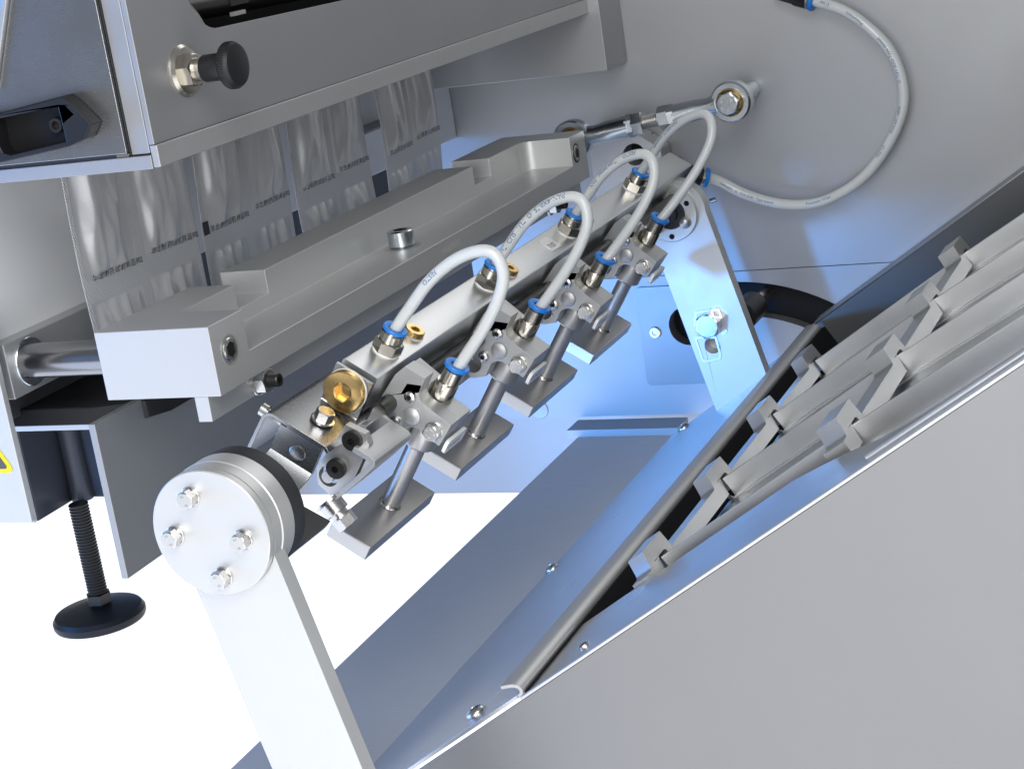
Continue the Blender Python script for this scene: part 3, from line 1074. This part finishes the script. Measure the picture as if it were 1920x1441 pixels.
# ------------------------------------------------------------------ suction manifold (swing frame coordinates, local to fmx(0))
T = thing('suction_manifold', 'long square aluminium suction manifold with brass plugs and four hose fittings', 'manifold', F0, ROT)
body = rrect(-8.2, 8.6, -28.5, -11, 0.9, 3)
part('tube_body', G().prism(body, 632, 1080, 'y'), 'alu_mill', T, bev=0.0, smooth=20)
part('end_cap', G().prism(rrect(-8.0, 8.4, -28.2, -11.2, 0.9, 3), 1080.2, 1082.5, 'y'), 'alu', T)
part('support_rail', G().ribbon([(-19.5, -52), (-18.6, -33), (-17.2, -30.5), (-14.5, -29.6), (11, -29.6), (13.2, -31)], -1.6, 596, 1082, 'y'), 'sheet', T, bev=0.2)
# end plate with big brass plug
pl = part('end_bracket', G().ribbon([(626.5, -11.4), (626.5, -29.0), (625.4, -30.4), (601, -30.4)], 1.5, -8.6, 9.2, 'x'), 'sheet', T, bev=0.2)
part('sealing_ring', G().lathe([(8.8, 0), (9.2, 0.5), (9.2, 1.4)], (0.4, 626.5, -19.4), (0, -1, 0), 40), 'white', T)
bp = part('brass_plug', G().lathe([(9.0, 1.4), (9.0, 4.2), (8.5, 4.8), (4.2, 4.8)], (0.4, 626.5, -19.4), (0, -1, 0), 48, cap=False), 'brass', T)
g = G()
g.lathe([(4.6, 4.82), (3.9, 4.6), (3.6, 1.7), (0.01, 1.7)], (0.4, 626.5, -19.4), (0, -1, 0), flat=6, cap=False)
part('hex_socket', g, 'brass', T, parent=bp, smooth=0)
hb_ = part('hex_bolt', G().hexa((0.6, 611, -28.2), (0, 0, 1), 7.0, 4.0, 0.2), 'steel', T, bev=0.0)
part('washer', G().lathe([(5.0, 0), (5.0, 0.7), (4.6, 0.9)], (0.6, 611, -29.0), (0, 0, 1), 32), 'steel', T, parent=hb_)
# front end cheek with the dimple and the fixing screw
part('end_cheek', G().ribbon([(600, -33.2), (600, -45.5), (599.4, -46.6), (590, -52)], -1.5, -11, 9.4, 'x'), 'sheet', T, bev=0.25)
part('pressed_dimple', G().lathe([(3.7, 0.0), (3.5, 0.5), (2.8, 0.8), (0.01, 0.7)], (0.4, 598.45, -40.6), (0, -1, 0), 32, cap=False), 'sheet', T)
part('cheek_lip', G().box(-7.4, 9.6, 597, 601, -32.6, -31.2), 'sheet', T, bev=0.2)
g = G()
g.lathe([(1.9, 0), (1.9, 12)], (-22, 606, -36.5), (1, 0, 0), 20)
g.lathe([(2.9, -1.2), (2.9, 1.6), (1.9, 1.7)], (-22, 606, -36.5), (1, 0, 0), 24)
part('latch_pin', g, 'steel', T)
part('rubber_bush', G().lathe([(2.2, 0), (5.2, 0), (5.4, 1), (5.4, 3), (5.0, 4)], (-13, 612, -35.5), (-1, 0, 0), 28), 'rubber', T)
# pivot plate with two dark screws and the U bracket
lug = [(12.0, -21.5), (21, -20.5), (24.5, -24), (24.5, -41), (22, -50), (18, -53.5), (11.5, -52), (8.2, -46)]
part('pivot_plate', G().prism(lug, 605, 609, 'y', [circ(14.2, -46.2, 4.4, 20)]), 'steel_soft', T, bev=0.4)
for px, pz in ((17.6, -25.4), (16.2, -40.4)):
    g = G()
    g.lathe([(4.2, -1.2), (4.2, 1.2), (3.9, 1.6), (1.5, 1.6)], (px, 604, pz), (0, -1, 0), 32, cap=False)
    s_ = part('socket_screw', g, 'black_screw', T)
    g = G()
    g.lathe([(1.8, 1.61), (1.5, 1.58), (1.4, 0.2), (0.01, 0.2)], (px, 604, pz), (0, -1, 0), flat=6, cap=False)
    part('hex_socket', g, 'dark', T, parent=s_)
part('u_bracket', G().ribbon([(20.4, -25.2), (28.4, -25.2), (30.6, -25.9), (31.3, -28.0), (27.6, -38.5), (21.6, -53), (19.0, -58.5)], -2.2, 600, 634, 'y'), 'alu_dark', T, bev=0.25)
part('u_bracket_back', G().prism([(12, -24), (30, -26.5), (20, -57), (10, -57)], 632, 634, 'y'), 'steel_soft', T)
g = G()
g.lathe([(6.4, -1.4), (6.6, -0.4), (5.2, -0.2), (5.2, 4.6), (4.9, 5.0), (3.7, 5.0), (3.7, 6.6), (5.0, 6.8), (5.0, 7.6)], (20.4, 601.5, -54.2), (0.93, 0, -0.37), 32)
part('spacer', g, 'steel', T)
part('bolt_head', G().hexa((27.4, 601.5, -57.0), (0.93, 0, -0.37), 8.4, 4.6, 0.2), 'steel', T)
part('threaded_shaft', G().cyl((14.2, 604, -46.2), (14.2, 1046, -46.2), 2.6, 20), 'steel_soft', T)
part('drive_shaft', G().cyl((13.6, 634, -24.8), (13.6, 1046, -24.8), 3.6, 24), 'black_screw', T)
# brass plugs on top and fittings
for i in range(4):
    yc = 656 + 110 * i
    c = Vector((0.6, yc + 26, -11))
    b1_ = part('brass_plug', G().lathe([(4.6, 0.6), (4.6, 2.8), (4.2, 3.2), (2.3, 3.2)], c, (0, 0, 1), 36, cap=False), 'brass', T)
    part('hex_socket', G().lathe([(2.5, 3.21), (2.1, 3.1), (2.0, 0.5), (0.01, 0.5)], c, (0, 0, 1), flat=6, cap=False), 'brass', T, parent=b1_, smooth=0)
    part('sealing_ring', G().lathe([(4.9, 0), (4.9, 0.6)], c, (0, 0, 1), 32), 'white', T, parent=b1_)
    c = Vector((0, yc, -11))
    fo = part('hose_fitting', G().hexa(c + Vector((0, 0, 0.7)), (0, 0, 1), 11.2, 5.0, 0.35 + 0.3 * i), 'nickel', T)
    part('sealing_ring', G().lathe([(5.9, 0), (5.9, 0.7)], c, (0, 0, 1), 32), 'white', T, parent=fo)
    part('fitting_collar', G().lathe([(4.7, 5.4), (4.7, 6.0), (5.2, 6.3), (5.2, 9.4), (4.8, 9.8), (4.2, 9.8), (4.2, 10.6)], c, (0, 0, 1), 36), 'nickel', T, parent=fo)
    part('release_ring', G().lathe([(2.75, 9.0), (2.75, 11.8), (3.3, 12.1), (5.2, 12.1), (5.5, 11.7), (5.5, 10.9), (5.2, 10.6), (4.0, 10.4)], c, (0, 0, 1), 36, cap=False), 'blue', T, parent=fo)
part('id_label', G().prism([(p[0], p[1]) for p in rrect(-4.6, 5.0, 844, 856, 2.0, 4)], -10.95, -10.4, 'z'), 'white', T, bev=0.15)
part('label_print', text_on('7107', 4.4, planar((3.2, 845.2, -10.36), (0, 1, 0), (-1, 0, 0)), 0.85), 'ink', T, smooth=0)
# elbow at the far end for the supply hose
EL = T

# ------------------------------------------------------------------ gripper
GY = [660.0, 755.5, 848.0, 940.5]
g_labels = [
    'nearest suction gripper on the manifold, above the white ground gap',
    'second suction gripper from the near end of the manifold',
    'third suction gripper from the near end of the manifold',
    'farthest suction gripper, in front of the far swing arm',
]
T = thing('suction_gripper', g_labels[0], 'gripper', F0 + Vector((0, GY[0], 0)), ROT, 'suction grippers along the manifold')
# local y: front face of the plate at -15
pts = ([(13.4, -6.5)] + [(23.4, -6.5), (23.6, -12.0)] + arc(28.2, -12.6, 4.6, 180, 262, 6) + [(41.8, -19.0), (40.9, -30.2), (36.6, -30.0)]
       + arc(30.2, -34.8, 6.3, 50, 160, 8) + [(24.4, -39.6), (18.9, -44.2), (14.0, -43.4), (11.2, -38), (11.4, -30), (9.5, -24), (11, -12)])
part('mount_plate', G().prism(pts, -15, -6.2, 'y', [circ(16.4, -37.6, 4.1, 20)]), 'alu_dark', T, bev=0.45)
part('clamp_block', G().prism([(24.2, -17.6), (41.8, -19.2), (41.0, -30.2), (24.2, -30.2)], -5.6, 6.6, 'y'), 'alu_dark', T, bev=0.45)
part('rear_lug', G().prism([(12, -10), (24, -12), (24, -34), (19, -42), (14, -42), (11, -36)], -6, 6, 'y'), 'alu_dark', T, bev=0.4)
part('end_label', G().prism([(p[0], p[1]) for p in rrect(-14.6, 5.6, -33.0, -26.4, 2.2, 4)], 42.4, 44.0, 'x', (), Matrix.Translation((0, 0, 0)) ), 'white', T, bev=0.5)
part('label_print', text_on('CAMSOZ', 3.2, planar((44.05, -12.6, -31.0), (0, 1, 0), (0, 0, 1)), 1.05), 'dark_grey', T, smooth=0)
for px, pz in ((21.0, -17.2), (19.6, -31.2)):
    g = G()
    g.lathe([(2.75, 0), (2.75, 0.5), (2.4, 1.5), (1.5, 2.0), (1.1, 2.05)], (px, -15, pz), (0, -1, 0), 28, cap=False)
    s_ = part('button_screw', g, 'steel', T)
    g = G()
    g.lathe([(1.2, 2.06), (1.1, 2.0), (1.0, 0.9), (0.01, 0.9)], (px, -15, pz), (0, -1, 0), flat=6, cap=False)
    part('hex_socket', g, 'black_screw', T, parent=s_)
part('round_plug', G().lathe([(4.1, 0.0), (3.8, 0.9), (2.6, 1.5), (1.2, 1.75), (0.01, 1.8)], (25.0, -15.0, -24.6), (0, -1, 0), 32, cap=False), 'alu_dark', T)
bo = part('hex_bolt', G().hexa((36.2, -15.8, -25.2), (0, -1, 0), 6.6, 3.4, 0.4), 'steel', T)
part('washer', G().lathe([(4.1, 0), (4.1, 0.6), (3.8, 0.8)], (36.2, -15, -25.2), (0, -1, 0), 28), 'steel', T, parent=bo)
Tm = T
n_, ux_ = Vector((0, -1, 0)), Vector((1, 0, 0))
g = G()
for s, a in (('A2', 100), ('70', 280), ('B', 20), ('S', 160), ('I', 60), ('I', 230)):
    d = Vector((math.cos(R(a)), 0, math.sin(R(a))))
    tx = Vector((math.sin(R(a)), 0, -math.cos(R(a))))
    o = Vector((36.2, -19.25, -25.2)) + d * 1.9
    v, f = text_geo(s, 1.3, 1.0, 'CENTER')
    g.add([o + tx * x + d * (y - 0.45) for x, y in v], f)
part('head_marking', g, 'white', T, parent=bo, smooth=0)
part('collar', G().lathe([(7.0, -31.0), (7.3, -31.6), (7.3, -42.6), (6.9, -43.2), (4, -43.2)], (28.2, 1.0, 0), (0, 0, 1), 44), 'steel_soft', T)
part('stem', G().cyl((28.2, 1.0, -77), (28.2, 1.0, -43), 4.3, 36), 'steel_soft', T)
part('weld_bead', G().lathe([(4.2, -75.2), (4.8, -75.8), (5.3, -76.6), (5.3, -77.0)], (28.2, 1.0, 0), (0, 0, 1), 36, cap=False), 'steel', T)
part('suction_foot', G().box(18.0, 38.0, -36.5, 29.5, -83.6, -76.6), 'steel_soft', T, bev=0.7)
part('fitting_seat', G().lathe([(5.0, -20), (5.0, -10.4), (4.7, -9.9), (4.2, -9.9)], (29.0, 0, 0), (0, 0, 1), 36), 'nickel', T)
fo = part('hose_fitting', G().lathe([(4.0, -10), (4.0, -9.2), (4.4, -9.0), (4.4, -3.6), (3.9, -3.2), (3.9, -2.6)], (29.6, 0, 0), (0, 0, 1), 36), 'nickel', T)
part('release_ring', G().lathe([(2.75, -4.2), (2.75, -1.0), (3.3, -0.7), (5.3, -0.7), (5.6, -1.1), (5.6, -2.0), (5.3, -2.4), (4.0, -2.6)], (29.8, 0, 0), (0, 0, 1), 36, cap=False), 'blue', T, parent=fo)
part('linkage_tab', G().prism([(8.4, -31.6), (14.4, -28.8), (15.0, -31.0), (15.0, -60), (9.4, -60), (8.0, -36)], -34, -22, 'y'), 'alu_dark', T, bev=0.5)
grip0 = T
for i in range(1, 4):
    copy_thing(grip0, fmx(GY[i]), g_labels[i])

# ------------------------------------------------------------------ hoses
H = [(0, -6), (0, 0), (2, 12.5), (5, 27.5), (11, 41), (19, 50), (26, 51.4), (32, 45), (34, 33.5), (33.4, 19), (31.2, 3), (29.8, -5), (29.7, -9)]
h_labels = [
    'nearest clear air hose arching from the manifold to the first gripper',
    'second clear air hose from the near end, with large blue print along its arch',
    'third clear air hose from the near end, with small dark blue print',
    'farthest short clear hose arching in front of the tie rod',
]
txts = [(('FESTO', 92, 2.9),), (('PAN-4X0.75  O  TÜV  SÜD  Type  tested', 72, 3.4),), (('FESTO     Type tested   PAN', 74, 2.9),), (('PAN-4X0.75  pneumatic', 95, 2.4),)]
GH = 'short air hoses between manifold and grippers'
for i in range(4):
    ya, yb = 656 + 110 * i, GY[i]
    top = 1.0 if i < 3 else 1.08
    n = len(H)
    pts3 = []
    for k, (lx, lz) in enumerate(H):
        t = min(1, max(0, (k - 1) / (n - 3)))
        zz = lz if lz < 10 else 10 + (lz - 10) * top
        pts3.append(F0 + ROT.to_3x3() @ Vector((lx, 0, zz)) + Vector((0, ya + (yb - ya) * t, 0)))
    path = spline(pts3, 8)
    T = thing('air_hose', h_labels[i], 'hose', pts3[1], None, GH)
    hz = part('tube', G().tube(path, 2.6, 32), 'hose', T, world=True)
    rp = list(reversed(path))
    for s, s0, sz in txts[i]:
        part('print', text_on_tube(s, sz, rp, 2.6, s0, (0.25, -0.9, 0.55)), 'ink_blue', T, parent=hz, world=True, smooth=0)

# supply hose: elbow fitting on the manifold end, loop, fitting at the top
pw = [(-344, 1092, -194.8), (-336, 1098, -199.5), (-319.8, 1100, -209.9), (-296.5, 1100, -217.8), (-272.7, 1100, -217.8), (-248.2, 1100, -206.8), (-230.0, 1100, -188.4),
      (-218.0, 1100, -166.6), (-216.3, 1100, -147.4), (-222.7, 1100, -127.6), (-235.7, 1100, -111.9), (-249.2, 1101, -101.8), (-264.9, 1103, -95.4), (-272, 1104, -93.0)]
path = spline(pw, 8)
T = thing('supply_hose', 'long clear supply hose looping in front of the back wall at the right', 'hose', pw[0])
hz = part('tube', G().tube(path, 3.25, 36), 'hose', T, world=True)
for s, s0, sz in (('PAN-6X1  O  TÜV SÜD  Type tested', 12, 2.4), ('Pneumatic 10 bar', 70, 2.4), ('FESTO', 126, 3.0), ('PUN-6X1-0899', 143, 2.8), ('O TÜV SÜD Type tested', 175, 3.0), ('Pneumatic', 218, 3.0), ('10 bar', 240, 3.0)):
    part('print', text_on_tube(s, sz, path, 3.25, s0, (-0.35, -0.85, 0.30)), 'ink_blue', T, parent=hz, world=True, smooth=0)
for nm, lab, p, d, L_ in (('push_in_fitting', 'black push-in fitting with blue ring at the far end of the manifold', Vector((-343.2, 1093, -195.6)), Vector((-0.82, -0.42, 0.38)), 17),
                          ('push_in_fitting', 'black push-in fitting with blue ring at the top edge above the hose loop', Vector((-266, 1103, -95.0)), Vector((-0.93, 0.15, 0.33)), 26)):
    T = thing(nm, lab, 'hose fitting', p, None, 'black push-in fittings of the supply hose')
    d = d.normalized()
    part('fitting_body', G().lathe([(5.2, 1.8), (5.8, 2.2), (5.8, 11), (5.2, 12), (4.8, L_)], p, d, 36), 'black', T, world=True)
    part('metal_band', G().lathe([(5.9, 1.2), (5.9, 2.6)], p, d, 36), 'nickel', T, world=True)
    part('release_ring', G().lathe([(3.4, -0.6), (3.6, -1.6), (6.0, -1.6), (6.3, -1.2), (6.3, 0.4), (5.8, 1.0), (5.2, 1.2)], p, d, 36, cap=False), 'blue', T, world=True)
part('elbow_body', G().lathe([(6.4, 0), (6.4, 9)], (-2, 1083, -20), (0, 1, 0), 28), 'black', EL)

# ------------------------------------------------------------------ chute and conveyor (inclined frame: t up the slope, y, n)
CA = R(33)
C0 = Vector((-283.5, 0, -295.0))
CROT = Matrix.Rotation(-CA, 4, 'Y')      # local x -> (cos,0,sin)
CM = Matrix.Translation(C0) @ CROT


def cth(name, label, cat, y, group=None):
    return thing(name, label, cat, C0 + Vector((0, y, 0)), CROT, group)


# chute: inclined strip with hemmed rail, level floor, far ledge
T = thing('discharge_chute', 'blue lit sheet metal chute with a rounded grey hem along its upper edge', 'chute', (-388, 560, -367.6))
cm2 = T.inv @ CM
part('chute_strip', G().prism([(-127, -5.0), (0.2, -5.0), (0.2, -3.5), (-127, -3.5)], 579, 1096, 'y', (), cm2), 'strip_sheet', T, bev=0.2)
hem = [(-0.4, -5.0), (2.0, -4.7), (3.2, -3.4), (3.3, -1.8), (2.5, -0.2), (0.6, 1.2), (-3.6, 2.8)]
hem = [tuple(p) for p in spline([(a, 0, b_) for a, b_ in hem], 3)]
hem = [(p[0], p[2]) for p in hem]
part('rolled_hem', G().ribbon(hem, 1.3, 579, 1090, 'y', cm2), 'hem', T, smooth=40)
cf = part('chute_floor', G().box(-456.5, -388.4, 470, 1096, -369.2, -367.6), 'floor_sheet', T, world=True, bev=0.2)
uv = cf.data.uv_layers.new(name='UVMap')
for lp in cf.data.loops:
    co = cf.data.vertices[lp.vertex_index].co
    uv.data[lp.index].uv = (co.y, co.x)
part('far_ledge', G().box(-464, -384, 1096.5, 1119, -369, -362.5), 'wall', T, world=True, bev=0.3)
for (t_, yy, n_) in ((-122, 859, -3.4), (-33, 596.5, -3.4), (-113, 1086, -3.4)):
    g = G()
    g.lathe([(4.6, 0), (4.6, 0.5), (4.2, 1.4), (2.9, 2.3), (1.4, 2.7), (1.2, 1.5), (0.01, 1.5)], CM @ Vector((t_, yy, n_)), CROT.to_3x3() @ Vector((0, 0, 1)), 32)
    part('button_screw', g, 'steel', T, world=True)

# front guard: big sheet with a flange
T = cth('front_guard', 'large plain light grey front guard sheet filling the lower right corner', 'machine guard', 579)
part('guard_sheet', G().prism([(-190, -330), (420, -330), (420, -6.4), (-190, -6.4)], 0, 2.0, 'y'), 'guard', T, bev=0.3)
part('guard_flange', G().prism([(1.6, 2.2), (330, 2.2), (330, 15.5), (190, 19), (170, 30), (150, 46), (120, 63), (1.6, 63)], -6.6, -5.0, 'z'), 'strip_sheet', T, bev=0.5)
part('flange_edge', G().prism([(0.4, -6.2), (0.4, -4.9), (330, -4.9), (330, -6.2)], -0.8, 2.2, 'y'), 'alu', T, bev=0.4)
g = G()
g.lathe([(2.6, 0), (2.4, 0.9), (1.2, 1.5), (0.01, 1.6)], (28.5, 14.5, -5.0), (0, 0, 1), 28)
part('button_screw', g, 'steel', T)
part('label_slot', G().prism([(172, 9.5), (330, 5.0), (330, 10.5), (182, 15.2), (176, 15.0), (171, 11.6)], -5.0, -4.8, 'z'), 'steel_soft', T, smooth=0)
for t_ in (182.5, 184.8):
    part('stud', G().lathe([(0.9, 0), (0.7, 0.6), (0.01, 0.8)], (t_, 12.6, -4.8), (0, 0, 1), 20), 'white', T)
part('slide_rail', G().cyl((170, 6.6, -4.2), (330, 2.6, -4.2), 1.5, 16), 'anod', T)

# rear guard
T = cth('rear_guard', 'slim dark rear guard rail sloping up beside the back wall at the right', 'machine guard', 1095)
part('guard_face', G().prism([(-6, -34), (330, -34), (330, -1), (-2, 0.6)], 0, 2, 'y'), 'dark_grey', T)
part('guard_lip', G().box(-2, 330, 0, 22, -0.6, 0.9), 'wall', T, bev=0.4)
part('glass_strip', G().box(0, 330, -6, -1, -33, -27), 'dark', T)

# conveyor bed
solo('conveyor_bed', G().prism([(1, -42), (400, -42), (400, -36), (4.2, -36), (4.2, -4.4), (1.2, -4.4)], 582, 1094, 'y', (), CM), 'dark',
     'black conveyor bed in the gap between chute hem and carriers', 'conveyor bed', loc=C0)

# carriers: channel with two pusher brackets
PC = 93.5
c_labels = [
    'nearest conveyor carrier channel with two pusher brackets, partly behind the front guard',
    'second conveyor carrier channel from the front guard, with two pusher brackets',
    'third conveyor carrier channel from the front guard, with two pusher brackets',
    'fourth conveyor carrier channel, next to the dark rear guard rail',
]
def bracket(t0, t1, tail):
    pr = ([(-tail, -10.6), (-tail, -3.8)] + [(-28.2, -3.8)] + arc(-28.2, -0.9, 2.9, 270, 330, 4) + [(-23.4, 4.1), (0, 4.1), (0.6, -3.0), (0.6, -10.6), (-5.6, -10.6)]
          + arc(-7.4, -4.2, 1.8, 0, 90, 4) + arc(-13.8, -4.2, 1.8, 90, 180, 4) + [(-17.6, -10.6)])
    g = G()
    g.prism(pr, t0, t1, 'x')
    return g


def carrier(i, tail):
    T = cth('conveyor_carrier', c_labels[i], 'conveyor carrier', 676.5 + PC * i, 'conveyor carriers side by side')
    part('pusher_bracket', bracket(33.2, 41.4, tail), 'bracket', T, bev=0.45)
    part('pusher_bracket', bracket(134.0, 144.0, tail), 'bracket', T, bev=0.45)
    top = [(42.2, -3.2), (144, -3.0), (230, -5.5), (400, -10.5)]
    low = [(42.2, -13.4), (144, -13.6), (230, -17.2), (400, -25.0)]
    part('channel', G().prism(top + list(reversed(low)), -15.4, -14.1, 'y'), 'anod', T, bev=0.4)
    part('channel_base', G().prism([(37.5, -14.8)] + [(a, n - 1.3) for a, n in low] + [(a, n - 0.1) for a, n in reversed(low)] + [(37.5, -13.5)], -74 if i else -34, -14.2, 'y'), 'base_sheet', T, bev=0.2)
    part('channel_lip', G().prism([(a, n - 0.6) for a, n in low] + [(a, n + 0.9) for a, n in reversed(low)], -19.5, -15.3, 'y'), 'anod', T, bev=0.4)
    part('rivet', G().cyl((40, -16.6, -11.8), (40, -14.4, -13.4), 0.9, 12), 'steel', T)
    return T


carrier(0, 33.0)                 # its tail ends under the guard flange
car1 = carrier(1, 92.6)
for i in range(2, 4):
    copy_thing(car1, Matrix.Translation(C0 + Vector((0, 676.5 + PC * i, 0))) @ CROT, c_labels[i])
